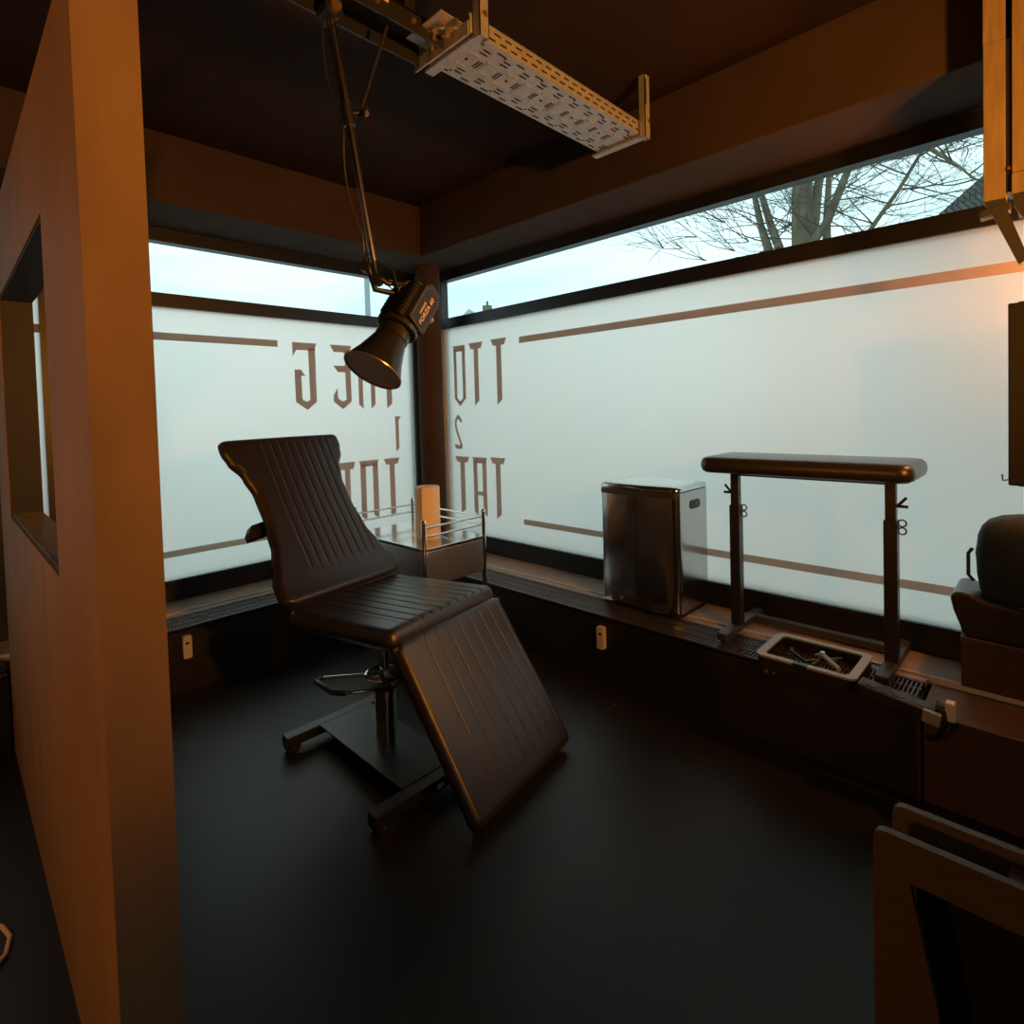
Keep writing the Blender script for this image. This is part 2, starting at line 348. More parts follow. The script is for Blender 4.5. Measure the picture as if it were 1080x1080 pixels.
# ------------------------------------------------------------------ convector covers under the windows
def convector(name, label, ax, s0, s1):
    root = thing(name, label, 'radiator cover', ((s0+s1)/2, GY, 0) if ax == 1 else (GX, (s0+s1)/2, 0), 'convector covers under the windows')
    G = GX if ax == 0 else GY
    def bx(m, a0, a1, d0, d1, z0, z1):
        if ax == 0: m.box((G+d0, a0, z0), (G+d1, a1, z1))
        else: m.box((a0, G+d0, z0), (a1, G+d1, z1))
        return m
    bx(MB(), s0, s1, 0, .015, 0, ZS-.012).build('front_panel', MT['black_wall'], root)
    bx(MB(), s0, s1, .02, .262, ZS-.05, ZS-.042).build('grille_well', MT['grille_dark'], root)
    rl = MB()
    for d in (0, .066, .132, .198): bx(rl, s0, s1, d, d+.008, ZS-.02, ZS-.002)
    rl.build('grille_rail', MT['grille'], root)
    bx(MB(), s0, s1, .222, .258, ZS-.03, ZS-.006).build('wooden_strip', MT['sill'], root)
    sl = MB(); n = int((s1-s0)/.014)
    for i in range(n):
        a = s0 + .006 + i*.014
        bx(sl, a, a+.0055, .008, .206, ZS-.016, ZS-.004)
    tag(sl.build('grille_slats', MT['grille'], root), None, None, kind='stuff')
    return root
convector('convector_cover', 'long black radiator cover with slotted top grille under the left window', 1, .28, 2.60)
convector('convector_cover', 'long black radiator cover with slotted grille carrying the steel bin, right window', 0, .37, GY)
convector('convector_cover', 'black radiator cover left of the board partition, seen at the left edge', 1, XMIN+.01, .17)
# brown boarded end of the sill bench on the right
rb = thing('bench_box', 'brown boarded low box closing off the radiator cover at the right', 'bench', (2.48, -.2, 0))
MB().box((GX, -.9, .0), (GX+.018, .345, ZS-.040)).build('front_board', MT['brown_board'], rb)
MB().box((GX-.004, -.9, ZS-.040), (X0-.245, .355, ZS-.022)).build('top_board', MT['brown_board'], rb, bevel=.002)
MB().box((GX+.018, .33, 0), (X0-.245, .345, ZS-.040)).build('side_board', MT['brown_board'], rb)
MB().box((GX-.012, .352, .0), (GX+.006, .366, ZS-.02)).build('corner_strip', MT['beam'], rb)

# ------------------------------------------------------------------ wall sockets
def socket(label, ax, s, z, h=.115, wd=.042):
    t = thing('wall_socket', label, 'socket', (GX, s, z) if ax == 0 else (s, GY, z), 'white sockets on the radiator covers')
    poly = rrect(s-wd/2, z-h/2, s+wd/2, z+h/2, .008, 4); G = GX if ax == 0 else GY
    f = YZ if ax == 0 else XZ
    MB().prism(poly, G-.028, G-.001, f).build('cover_plate', MT['white_plastic'], t, bevel=.002)
    m = MB()
    m.prism(rrect(s-.010, z+h*.14, s+.008, z+h*.24, .004, 3), G-.0292, G-.0275, f)
    m.build('plug_hole', MT['black_plastic'], t)
    MB().prism(rrect(s-.012, z+h*.30, s+.012, z+h*.36, .002, 2), G-.0288, G-.0275, f).build('lid', MT['sill_edge'], t)
socket('small white socket on the black radiator cover beside the partition', 1, .851, .234)
socket('small white socket on the black radiator cover right of the treatment chair', 0, 1.686, .222)
lb = thing('floor_ring', 'small dull metal ring lying on the black floor', 'ring', (2.14, 1.46, 0))
MB().tube([(2.14+.045*math.cos(a), 1.46+.045*math.sin(a), .004) for a in [2*PI*i/24 for i in range(24)]], .003, 6, True).build('ring', MT['black_metal'], lb, True)

# ------------------------------------------------------------------ treatment chair
TH = math.radians(9.6); HZ = .615
chair = thing('tattoo_chair', 'black leatherette treatment chair with raised back and lowered leg rest on chrome pump column', 'chair', (1.24, 1.98, 0))
U = Vector((math.cos(TH), math.sin(TH), 0)); Vv = Vector((-math.sin(TH), math.cos(TH), 0)); Z = Vector((0, 0, 1))
SC = (1.4-HZ)/.8
hinge = Vector((0, 0, 1.4)) + (Vector((1.443, 1.799, .6)) - Vector((0, 0, 1.4)))*SC
W, LS, LL, LB = .655*SC, .623*SC, .701*SC, .806*SC
tilt = math.radians(3.14)
def pad(origin, along, across, L, wd, T, prof=lambda v: 1.0, grooves=None, rt=.022, corner=.05, puff=.006, sag=lambda v: 0.0, ends=(0, 0), edge_r=.03, gd=.003, gs=None):
    """closed upholstered pad; origin = centre of its first top edge; normal up = across x along"""
    al = along.normalized(); ac = across.normalized(); nrm = ac.cross(al).normalized()
    NT, NB, NV = 300, 10, 64
    vs = []; fs = []; rows = []
    vlist = [0] + [ .5-.5*math.cos(PI*(i+.5)/NV) if False else (i+.5)/NV for i in range(NV)] + [1]
    # denser rows at the ends
    vl = sorted(set([round(x, 5) for x in [0, .002, .006, .012, .02, .03, .042] + [.055 + .89*i/44 for i in range(45)] + [.958, .97, .98, .988, .994, .998, 1]]))
    for v in vl:
        d = min(v, 1-v)*L                                   # distance from the nearest end
        e = edge_r; k = 1.0 if d > e else math.sqrt(max(0, 1-((e-d)/e)**2))
        cc = corner; cin = 0 if d > cc else cc - math.sqrt(max(0, cc*cc-(cc-d)**2))
        hw = wd/2*prof(v) - cin
        ring = []
        for i in range(NT+1):
            u = -1 + 2*i/NT; x = u*hw; dx = (1-abs(u))*hw
            kk = 1.0 if dx > e else math.sqrt(max(0, 1-((e-dx)/e)**2))
            h = -T/2 + T/2*kk*k
            if grooves:
                g0, g1, n, v0, v1 = grooves
                if v0 < v < v1:
                    fade = min(1, (v-v0)/.03, (v1-v)/.03); ug = u if gs is None else x/(wd/2*gs); hwg = hw if gs is None else wd/2*gs; q = (ug-g0)/(g1-g0)*(n-1)
                    if -.5 < q < n-.5:
                        fr_ = abs(q-round(q)); dd = fr_*(g1-g0)/(n-1)*hwg
                        h -= fade*gd*math.exp(-(dd/.0026)**2)
                        h += fade*puff*.30*min(1, fr_*2)**.5
            h += .006*kk*k*(1-u*u)
            ring.append(origin + al*(v*L) + ac*x + nrm*(h + sag(v)))
        for i in range(1, NB):
            u = 1 - 2*i/NB; x = u*hw; kk = 1.0 if (1-abs(u))*hw > e*.6 else math.sqrt(max(0, 1-((e*.6-(1-abs(u))*hw)/(e*.6))**2))
            ring.append(origin + al*(v*L) + ac*x + nrm*(-T/2 - T/2*kk*k + sag(v)))
        rows.append(ring)
    n = len(rows[0])
    for r in rows: vs += [tuple(p) for p in r]
    for i in range(len(rows)-1):
        for k in range(n):
            k2 = (k+1) % n; fs.append((i*n+k, (i+1)*n+k, (i+1)*n+k2, i*n+k2))
    fs.append(tuple(range(n))); fs.append(tuple((len(rows)-1)*n+k for k in range(n))[::-1])
    m = MB(); m.add(vs, fs); return m
def smooth_all(o):
    for p in o.data.polygons: p.use_smooth = True
    return o
along_s = (Vv*math.cos(tilt) - Z*math.sin(tilt))
# seat: from front hinge edge to rear
GR = (-.62, .90, 10, .02, .97)
smooth_all(pad(hinge + Vector((0, 0, 0)), along_s, U, LS+.03, W, .105, grooves=(-.62, .90, 10, .0, .98), edge_r=.034, corner=.045, puff=.004).build('seat', MT['leather'], chair))
rear = hinge + along_s*LS
ab = .985
def bprof(v):
    pts = [(0, .95), (.06, 1.0), (.13, .985), (.22, .90), (.35, .80), (.5, .75), (.65, .755), (.76, .82), (.86, .955), (.92, 1.0), (1, 1.0)]
    for (a, x), (b, y) in zip(pts, pts[1:]):
        if a <= v <= b:
            t = (v-a)/(b-a); t = t*t*(3-2*t); return x+(y-x)*t
    return 1
along_b = (Vv*math.cos(ab) + Z*math.sin(ab))
smooth_all(pad(rear + along_s*.0 + Z*.01, along_b, U, LB+.065, W*1.03, .075, prof=bprof, gs=.80, grooves=(-.52, .86, 9, .16, .97), edge_r=.030, corner=.035, puff=.003,
               sag=lambda v: .018*(1-min(1, v/.16))**2 + .012*math.sin(PI*v)*-1).build('backrest', MT['leather'], chair))
al_l = .974
along_l = (-Vv*math.cos(al_l) - Z*math.sin(al_l))
lr_o = hinge - Vv*.012 - Z*.032
smooth_all(pad(lr_o, along_l, -U, LL-.025, W*.98, .075, grooves=(-.86, .58, 8, .01, .90), edge_r=.03, corner=.04, puff=.001, gd=.0018).build('leg_rest', MT['leather'], chair))
# steel frame under the pads
nb = U.cross(along_b).normalized(); nl = (-U).cross(along_l).normalized(); ns = U.cross(along_s).normalized()
def basis(o, a, b, c):
    m_ = Matrix(((a.x, b.x, c.x, o.x), (a.y, b.y, c.y, o.y), (a.z, b.z, c.z, o.z), (0, 0, 0, 1))); return m_
Bs = basis(hinge, U, along_s, ns)
fm = MB(); fm.box((-.20, .04, -.125), (-.17, LS-.02, -.088), Bs); fm.box((.17, .04, -.125), (.20, LS-.02, -.088), Bs); fm.box((-.2, .26, -.13), (.2, .36, -.09), Bs)
fm.box((-.24, -.005, -.10), (.24, .02, -.085), Bs)
fm.build('seat_frame', MT['black_metal'], chair)
Bb = basis(rear, U, along_b, nb)
for a_ in (-.17, .14): MB().box((a_, .0, -.10), (a_+.03, LB*.62, -.078), Bb).build('backrest_frame', MT['black_metal'], chair)
Bl = basis(lr_o, -U, along_l, nl)
for a_ in (-.17, .14): MB().box((a_, .02, -.10), (a_+.03, LL*.55, -.078), Bl).build('leg_rest_frame', MT['black_metal'], chair)
tb = MB(); tb.cyl(hinge - U*W*.5 - Z*.062 - Vv*.012, hinge + U*W*.49 - Z*.062 - Vv*.012, .008); tb.build('hinge_rod', MT['grey_bracket'], chair, True)
# arm-rest clamp behind the left of the back
m = MB(); m.prism([(-.05, 0), (.045, -.01), (.045, .02), (.02, .055), (-.05, .065)], 0, .05, lambda p, a: (-(W*.40)-p[0], LB*.50+p[1], -.09-a), Bb)
m.build('armrest_clamp', MT['black_plastic'], chair, bevel=.004)
MB().box((-.27, .02, -.11), (-.23, .22, -.075), Bb).build('side_lever', MT['black_metal'], chair, bevel=.003)
MB().box((.23, .02, -.11), (.27, .16, -.075), Bb).build('side_lever', MT['black_metal'], chair, bevel=.003)
m = MB(); p0 = hinge - U*W*.36 + along_s*.05 - Z*.13; m.tube([p0, p0-Z*.075, p0-Z*.09-U*.02, p0-Z*.095+U*.05], .006, 8); m.build('release_lever', MT['grey_bracket'], chair, True)
# base: two floor bars, plate and castors
cx, cy = 1.245, 1.985
for y, nm in ((1.635, 0), (2.300, 1)):
    MB().box((.955, y-.028, .030), (1.50, y+.028, .072)).build('base_bar', MT['black_metal'], chair, bevel=.005)
    for x in (.985, 1.455):
        c = MB().cyl((x, y-.0265, .0275), (x, y-.0100, .0275), .0275, n=20).cyl((x, y+.0100, .0275), (x, y+.0265, .0275), .0275, n=20)
        k = c.build('castor', MT['black_plastic'], chair, True)
        MB().cyl((x, y-.03, .0275), (x, y+.03, .0275), .006).build('axle', MT['chrome'], k, True)
MB().box((1.095, 1.663, .066), (1.345, 2.272, .074)).build('base_plate', MT['black_metal'], chair, bevel=.002)
MB().box((1.208, 1.606, .040), (1.238, 1.6069, .057)).build('base_sticker', MT['logo'], chair)
MB().lathe([(.046, 0), (.046, .205), (.040, .212)], (cx, cy, .074), (0, 0, 1), 36).build('pump_cylinder', MT['chrome'], chair, True)
MB().lathe([(.052, 0), (.052, .012)], (cx, cy, .284), (0, 0, 1), 36).build('pump_collar', MT['black_metal'], chair, True)
MB().cyl((cx, cy, .29), (cx, cy, .50), .019, n=28).build('pump_piston', MT['chrome'], chair, True)
MB().box((cx-.09, cy-.09, .485), (cx+.09, cy+.09, .505)).build('seat_bracket', MT['black_metal'], chair)
# pedal loop of chrome rod
ped = MB().tube([(cx-.01, cy-.05, .305), (cx-.06, cy-.05, .307), (1.07, 1.985, .318), (1.035, 2.03, .32), (1.04, 2.17, .315), (1.075, 2.195, .31), (cx-.02, cy+.10, .305), (cx-.005, cy+.04, .305)], .0065, 10)
pd = ped.build('foot_pedal', MT['chrome'], chair, True)
MB().tube([(1.07, 1.985, .318), (1.035, 2.03, .32), (1.04, 2.17, .315), (1.075, 2.195, .31)], .011, 10).build('rubber_grip', MT['black_plastic'], pd, True)
MB().tube([(cx+.075*math.cos(a), cy+.075*math.sin(a), .335) for a in [2*PI*i/36 for i in range(36)]], .007, 8, True).build('lock_ring', MT['chrome'], chair, True)
m = MB()
for k in range(3):
    a = 2*PI*k/3+.4; m.tube([(cx+.018*math.cos(a), cy+.018*math.sin(a), .335), (cx+.07*math.cos(a), cy+.07*math.sin(a), .335)], .006, 8)
m.build('lock_ring_spoke', MT['chrome'], chair, True)

# ------------------------------------------------------------------ trolley
tx0, tx1, ty0, ty1, tz = 1.705, 2.133, 2.315, 3.00, .70
tr = thing('steel_trolley', 'polished steel instrument trolley with gallery rails behind the treatment chair', 'trolley', ((tx0+tx1)/2, (ty0+ty1)/2, 0))
MB().box((tx0, ty0, tz-.018), (tx1, ty1, tz)).build('top_shelf', MT['steel_top'], tr, bevel=.003)
MB().box((tx0+.01, ty0+.02, .20), (tx1-.01, ty1-.02, .215)).build('lower_shelf', MT['steel_top'], tr)
dr = MB().box((tx0+.022, ty0+.006, tz-.20), (tx1-.022, ty1-.02, tz-.018)).build('drawer_case', MT['case_steel'], tr, bevel=.003)
for x in (tx0+.008, tx1-.008):
    for y in (ty0+.008, ty1-.008):
        MB().lathe([(.012, 0), (.012, tz+.128-.06), (.0145, tz+.130-.06), (.0145, tz+.140-.06), (.007, tz+.149-.06)], (x, y, .06), (0, 0, 1), 16).build('post', MT['chrome'], tr, True)
        k = MB().cyl((x, y-.012, .03), (x, y+.012, .03), .03, n=20).build('castor', MT['black_plastic'], tr, True)
for zz in (tz+.062, tz+.108):
    for a, b in (((tx0+.008, ty0+.008), (tx1-.008, ty0+.008)), ((tx1-.008, ty0+.008), (tx1-.008, ty1-.008)), ((tx0+.008, ty1-.008), (tx1-.008, ty1-.008))):
        MB().cyl((*a, zz), (*b, zz), .0055, n=10).build('gallery_rail', MT['chrome'], tr, True)
pr = thing('paper_towel_roll', 'tall paper towel roll standing on the steel trolley', 'paper roll', (1.90, 2.53, tz))
MB().lathe([(.020, 0), (.066, 0), (.067, .003), (.067, .283), (.065, .286), (.020, .286), (.020, .0)], (1.90, 2.53, tz+.0006), (0, 0, 1), 48).build('paper', MT['paper'], pr, True)
MB().lathe([(.0185, .001), (.0198, .001), (.0198, .285), (.0185, .285)], (1.90, 2.53, tz), (0, 0, 1), 32).build('cardboard_core', MT['sill'], pr, True)
arc_o = [(1.90+.0695*math.cos(math.radians(a)), 2.53+.0695*math.sin(math.radians(a))) for a in range(135, 206, 7)]
arc_i = [(1.90+.0680*math.cos(math.radians(a)), 2.53+.0680*math.sin(math.radians(a))) for a in range(205, 134, -7)]
MB().prism(arc_o + [(1.822, 2.478), (1.8235, 2.477)] + arc_i, tz+.001, tz+.284, XY).build('loose_sheet', MT['paper'], pr)

# ------------------------------------------------------------------ steel pedal bin
bn = thing('pedal_bin', 'brushed steel double pedal bin standing on the sill under the right window', 'bin', (2.70, 1.59, ZS))
bx0, bx1, by0, by1, bz0, bz1 = 2.535, 2.842, 1.352, 1.826, ZS, .978
def bin_poly(g=0):
    # bowed front (towards -x) with rounded corners
    r = .045; fx = bx0 - g; n = 14; pts = []
    pts += [(bx1+g, by0-g), (bx1+g, by1+g)]
    pts += [(x, y) for x, y in arc(fx+r, by1+g-r, r, PI/2, PI*.93, 6)]
    for i in range(1, n):
        t = i/n; y = by1+g-r - (by1-by0+2*g-2*r)*t; pts.append((fx - .014*math.sin(PI*t), y))
    pts += [(x, y) for x, y in arc(fx+r, by0-g+r, r, PI*1.07, PI*1.5, 6)]
    return pts
MB().prism(bin_poly(-.004), bz0, bz0+.022, XY).build('base', MT['black_plastic'], bn, True)
MB().prism(bin_poly(), bz0+.022, bz1-.018, XY).build('body', MT['steel'], bn, True)
MB().prism(bin_poly(-.003), bz1-.018, bz1-.012, XY).build('lid_gap', MT['black_plastic'], bn, True)
def lid():
    P = bin_poly(.001); n = len(P); c = ((bx0+bx1)/2, (by0+by1)/2); vs = []; fs = []
    for s, z in ((1, bz1-.012), (1, bz1-.003), (.985, bz1+.006), (.95, bz1+.012), (.82, bz1+.015), (.5, bz1+.017)):
        vs += [(c[0]+(x-c[0])*s, c[1]+(y-c[1])*s, z) for x, y in P]
    for i in range(5):
        for k in range(n): k2 = (k+1) % n; fs.append((i*n+k, i*n+k2, (i+1)*n+k2, (i+1)*n+k))
    fs.append(tuple(5*n+k for k in range(n))); fs.append(tuple(range(n))[::-1])
    return MB().add(vs, fs)
lid().build('lid', MT['steel_top'], bn, True)
# dark front lip, seam between both halves, grip recess on the side, pedals
fp = [p for p in bin_poly(.0025) if p[0] < bx0+.03]
m = MB()
for z0, z1 in ((bz1-.045, bz1-.020),):
    m.prism([(p[0], p[1]) for p in fp], z0, z1, XY)
m.build('front_lip', MT['grey_bracket'], bn, True)
MB().box((bx0-.0152, 1.586, bz0+.03), (bx0-.012, 1.5885, bz1-.05)).build('seam', MT['black_plastic'], bn)
gp = [(x, z) for x, z in rrect(2.655, .868, 2.765, .912, .021, 8)]
m = MB().prism(gp, by0-.003, by0+.002, XZ); g_ = m.build('side_grip', MT['black_plastic'], bn)
MB().prism(rrect(2.70, .882, 2.757, .902, .009, 5), by0-.006, by0-.003, XZ).build('grip_plate', MT['grey_bracket'], g_)
for y in (1.735, 1.448):
    MB().box((bx0-.050, y-.036, bz0+.030), (bx0-.008, y+.036, bz0+.036)).build('pedal', MT['chrome'], bn, bevel=.002)
MB().cyl((bx0-.0, 1.72, bz0+.052), (bx0-.016, 1.72, bz0+.052), .024, n=24).build('round_badge', MT['grey_bracket'], bn, True)

# ------------------------------------------------------------------ arm-rest stand
ar = thing('armrest_stand', 'black padded arm-rest stand on two posts in front of the right window', 'armrest', (2.58, .77, ZS))
zf = ZS
for y in (1.085, .480):
    MB().box((2.405, y-.023, zf+.012), (2.842, y+.023, zf+.042)).build('foot', MT['grey_bracket'], ar, bevel=.004)
    for x in (2.43, 2.815):
        MB().cyl((x, y, zf), (x, y, zf+.014), .017).build('foot_pad', MT['black_plastic'], ar, True)
MB().box((2.725, .503, zf+.014), (2.765, 1.062, zf+.040)).build('crossbar', MT['grey_bracket'], ar, bevel=.003)
for y, s in ((1.085, 1), (.478, -1)):
    MB().box((2.559, y-.023, zf+.04), (2.607, y+.023, .93)).build('outer_post', MT['black_metal'], ar, bevel=.004)
    ip = MB().box((2.566, y-.018, .93), (2.600, y+.018, 1.085)).build('inner_post', MT['black_metal'], ar, bevel=.002)
    kn = MB().cyl((2.583, y-s*.02, .985), (2.583, y+s*.055, .985), .006).cyl((2.583, y+s*.02, .985), (2.583, y+s*.05, 1.02), .0055)
    kn.build('clamp_lever', MT['black_plastic'], ar, True)
    m = MB()
    for dz in (0, -.030):
        m.tube([(2.583, y-.036+.013*math.cos(a), .92+dz+.013*math.sin(a)) for a in [2*PI*i/14 for i in range(14)]], .003, 6, True)
    m.cyl((2.583, y-.02, .905), (2.583, y-.026, .905), .004)
    m.build('wing_screw', MT['grey_bracket'], ar, True)
MB().box((2.570, .495, 1.066), (2.596, 1.068, 1.080)).build('top_rail', MT['black_metal'], ar, bevel=.002)
# pad: long soft board
def soft_board(x0, x1, y0, y1, z0, z1, r=.03):
    vs = []; fs = []; n = None
    prof = [(.022, 0), (.006, .010), (0, .028), (0, (z1-z0)*.55), (.005, (z1-z0)*.8), (.016, (z1-z0)*.95), (.034, (z1-z0))]
    for ins, dz in prof:
        P = rrect(x0+ins, y0+ins, x1-ins, y1-ins, max(.012, .055-ins), 8); n = len(P); vs += [(x, y, z0+dz) for x, y in P]
    for i in range(len(prof)-1):
        for k in range(n): k2 = (k+1) % n; fs.append((i*n+k, i*n+k2, (i+1)*n+k2, (i+1)*n+k))
    fs.append(tuple(range(n))[::-1]); fs.append(tuple((len(prof)-1)*n+k for k in range(n)))
    return MB().add(vs, fs)
soft_board(2.455, 2.80, .385, 1.212, 1.085, 1.158).build('pad', MT['leather'], ar, True)

# ------------------------------------------------------------------ open tool case with its contents, power strip and plug
cs = thing('tool_case', 'open black tool case with grey rim on the radiator grille below the arm-rest stand', 'tool case', (2.42, .72, ZS))
cx0, cx1, cy0, cy1 = 2.285, 2.565, .535, .895
MB().box((cx0+.01, cy0+.01, ZS-.001), (cx1-.16, cy1-.01, ZS+.012)).build('tray_floor', MT['black_plastic'], cs)
def ring_poly(m, o, i, z0, z1):
    n = len(o); vs = [(x, y, z) for z in (z0, z1) for x, y in o] + [(x, y, z) for z in (z0, z1) for x, y in i]; fs = []
    for k in range(n):
        k2 = (k+1) % n
        fs += [(k, k2, n+k2, n+k), (2*n+k2, 2*n+k, 3*n+k, 3*n+k2), (n+k, n+k2, 3*n+k2, 3*n+k), (k2, k, 2*n+k, 2*n+k2)]
    return m.add(vs, fs)
ring_poly(MB(), rrect(cx0, cy0, cx1, cy1, .03), rrect(cx0+.026, cy0+.03, cx1-.026, cy1-.03, .02), ZS+.044, ZS+.052).build('rim', MT['grey_rim'], cs)
ring_poly(MB(), rrect(cx0+.004, cy0+.004, cx1-.004, cy1-.004, .028), rrect(cx0+.010, cy0+.010, cx1-.010, cy1-.010, .024), ZS, ZS+.044).build('side_wall', MT['black_plastic'], cs)
m = MB().box((cx0-.003, .70, ZS+.040), (cx0+.022, .75, ZS+.054)); m.build('latch', MT['black_metal'], cs)
pl_ = thing('folding_pliers', 'grey pliers lying open inside the tool case', 'pliers', (2.42, .66, ZS+.02))
MB().tube([(2.33, .60, ZS+.056), (2.42, .68, ZS+.058), (2.47, .72, ZS+.03)], [.009, .011, .006], 8).build('handle', MT['grey_rim'], pl_, True)
MB().tube([(2.36, .70, ZS+.03), (2.42, .68, ZS+.045), (2.46, .64, ZS+.03)], [.008, .010, .006], 8).build('handle', MT['black_metal'], pl_, True)
MB().cyl((2.42, .68, ZS+.062), (2.42, .68, ZS+.07), .009).build('pivot', MT['chrome'], pl_, True)
cl = tag(MB().tube([(2.50, .82, ZS+.022), (2.44, .80, ZS+.03), (2.40, .74, ZS+.022), (2.46, .69, ZS+.022), (2.52, .64, ZS+.022)], .007, 8).build('cable_coil', MT['black_plastic'], None, True),
         'short black cable loose inside the tool case', 'cable')
for y_, r_, lb_ in ((.868, .0075, 'small brass screw on the radiator cover below the case corner, nearer the bin'), (.840, .0065, 'small brass screw on the radiator cover below the case, farther from the bin')):
    t_ = thing('brass_screw', lb_, 'screw', (2.345, y_, .300), 'brass screws below the tool case')
    MB().cyl((GX+.001, y_, .300), (2.338, y_, .300), r_).build('screw_head', MT['copper'], t_, True)

pw = thing('power_strip', 'black multi-socket power strip hanging over the edge of the boarded box', 'power strip', (2.32, .40, .36))
Bp = Matrix.Translation((2.30, .40, .350)) @ Matrix.Rotation(math.radians(8), 4, 'X')
m = MB().box((-.035, -.10, -.022), (.035, .13, .022), Bp); m.build('housing', MT['black_plastic'], pw, bevel=.006)
for k in range(3):
    MB().cyl(Bp @ Vector((0, -.06+.075*k, .0222)), Bp @ Vector((0, -.06+.075*k, .024)), .022, n=24).build('outlet', MT['grey_bracket'], pw, True)
m = MB().box((-.055, -.115, -.012), (-.036, -.065, .030), Bp); m.build('switch', MT['grey_rim'], pw, bevel=.003)
MB().tube([(2.33, .30, .37), (2.30, .285, .375), (2.27, .28, .37), (2.26, .275, .33), (2.27, .30, .27), (2.31, .33, .25)], .008, 8).build('lead', MT['black_plastic'], pw, True)
pg = thing('plug_adapter', 'small pale plug adapter at the end of the power strip', 'plug', (2.29, .262, .37))
MB().box((2.268, .250, .342), (2.300, .276, .404)).build('adapter_body', MT['white_plastic'], pg, bevel=.004)
MB().cyl((2.284, .276, .373), (2.284, .302, .373), .014).build('adapter_collar', MT['black_plastic'], pg, True)

# ------------------------------------------------------------------ brown box, black shell and dark cushion on the right end of the sill
bb = thing('brown_box', 'plain brown box standing on the sill at the right edge', 'box', (2.72, .05, ZS))
MB().box((2.60, -.32, ZS+.002), (2.84, .268, .515)).build('carton', MT['brown_board'], bb, bevel=.003)
MB().box((2.597, -.32, .495), (2.843, .271, .522)).build('box_lid', MT['brown_board'], bb, bevel=.003)
def shell():
    # upturned shallow black shell: profile along y, extruded in x with thickness
    top = [(.262, .524), (.272, .56), (.292, .615), (.300, .655), (.296, .676), (.276, .686), (.245, .680), (.20, .662), (.10, .652), (-.30, .652), (-.30, .524)]
    return MB().prism(top, 2.60, 2.835, YZ)
tag(shell().build('cushion_shell', MT['leather'], None, False, .012), 'black curved shell with an upturned lip on top of the brown box', 'shell')
def cushion():
    vs = []; fs = []; n = 40; rows = []
    c = (2.71, -.03); 
    for z, s in ((.662, .86), (.668, .93), (.69, .975), (.75, .99), (.82, 1.0), (.88, .985), (.915, .95), (.940, .88), (.957, .76), (.968, .55), (.973, .25)):
        for k in range(n):
            a = 2*PI*k/n; ca, sa = math.cos(a), math.sin(a); q = (abs(ca)**3.2+abs(sa)**3.2)**(-1/3.2)
            wob = 1+.012*math.sin(5*a+z*30)
            vs.append((c[0]+.118*s*q*ca*wob, c[1]+.262*s*q*sa*wob, z))
    for i in range(10):
        for k in range(n): k2 = (k+1) % n; fs.append((i*n+k, i*n+k2, (i+1)*n+k2, (i+1)*n+k))
    fs.append(tuple(range(n))[::-1]); fs.append(tuple(10*n+k for k in range(n)))
    return MB().add(vs, fs)
cu = thing('dark_cushion', 'dark green-black round-cornered cushion resting on the black shell', 'cushion', (2.71, -.03, .66))
smooth_all(cushion().build('cushion_body', MT['cloth'], cu))
MB().tube([(2.66, .236, .72), (2.66, .252, .74), (2.66, .252, .82), (2.66, .240, .84)], .006, 8).build('pull_loop', MT['cloth'], cu, True)

# ------------------------------------------------------------------ black panel on an arm, right edge
tv = thing('wall_screen', 'black flat screen seen from its side at the right edge', 'screen', (2.38, -.2, 1.4))
MB().box((2.35, -.52, 1.117), (2.372, .124, 1.686)).build('front_panel', MT['black_metal'], tv, bevel=.004)
MB().box((2.376, -.50, 1.112), (2.415, .102, 1.692)).build('rear_housing', MT['black_plastic'], tv, bevel=.004)
MB().box((2.415, -.30, 1.34), (X0-.02, -.22, 1.46)).build('mount_arm', MT['black_metal'], tv)
MB().tube([(2.37, .118, 1.135), (2.37, .138, 1.130), (2.37, .140, 1.150)], .0025, 6).build('hook', MT['grey_bracket'], tv, True)
MB().box((X0-.06, -.62, 1.2), (X0-.02, -.12, 1.6)).build('mount_plate', MT['black_metal'], tv)

# ------------------------------------------------------------------ hanging wooden cabinet with its bracket
hc = thing('hanging_cabinet', 'wooden cabinet hanging from the ceiling at the top right corner', 'cabinet', (2.45, -.1, ZC))
MB().box((2.352, .129, 2.012), (2.420, .182, ZC-.35)).build('side_post', MT['wood'], hc, bevel=.002)
MB().box((2.358, .114, 2.03), (2.42, .129, ZC-.35)).build('dark_gap', MT['black_plastic'], hc)
MB().box((2.350, -.13, 2.085), (2.372, .114, ZC-.001)).build('door', MT['wood'], hc, bevel=.002)
MB().box((2.348, -.13, 2.020), (2.374, .115, 2.083)).build('bottom_rail', MT['wood'], hc, bevel=.002)
MB().box((2.374, -.13, 2.020), (2.70, .112, 2.036)).build('bottom_board', MT['black_plastic'], hc)
MB().box((2.352, .129, ZC-.35), (2.449, .182, ZC)).build('post_top', MT['wood'], hc)
MB().cyl((2.3505, .121, 2.10), (2.346, .121, 2.10), .005).build('screw_head', MT['copper'], hc, True)
m = MB(); m.prism([(.176, 1.993), (.128, 1.996), (.128, 2.012), (.176, 2.012)], 2.345, 2.40, YZ)
m.prism([(.190, 1.962), (.190, 1.982), (.118, 1.996), (.118, 1.972)], 2.338, 2.39, YZ)
m.prism([(.163, 1.975), (.128, 1.985), (.076, 1.815), (.098, 1.80)], 2.34, 2.385, YZ)
m.build('bracket', MT['grey_bracket'], hc)
MB().prism([(.112, 2.02), (.112, 1.99), (.055, 1.88), (-.12, 1.88), (-.12, 2.02)], 2.37, 2.385, YZ).build('cover_plate', MT['grey_bracket'], hc)
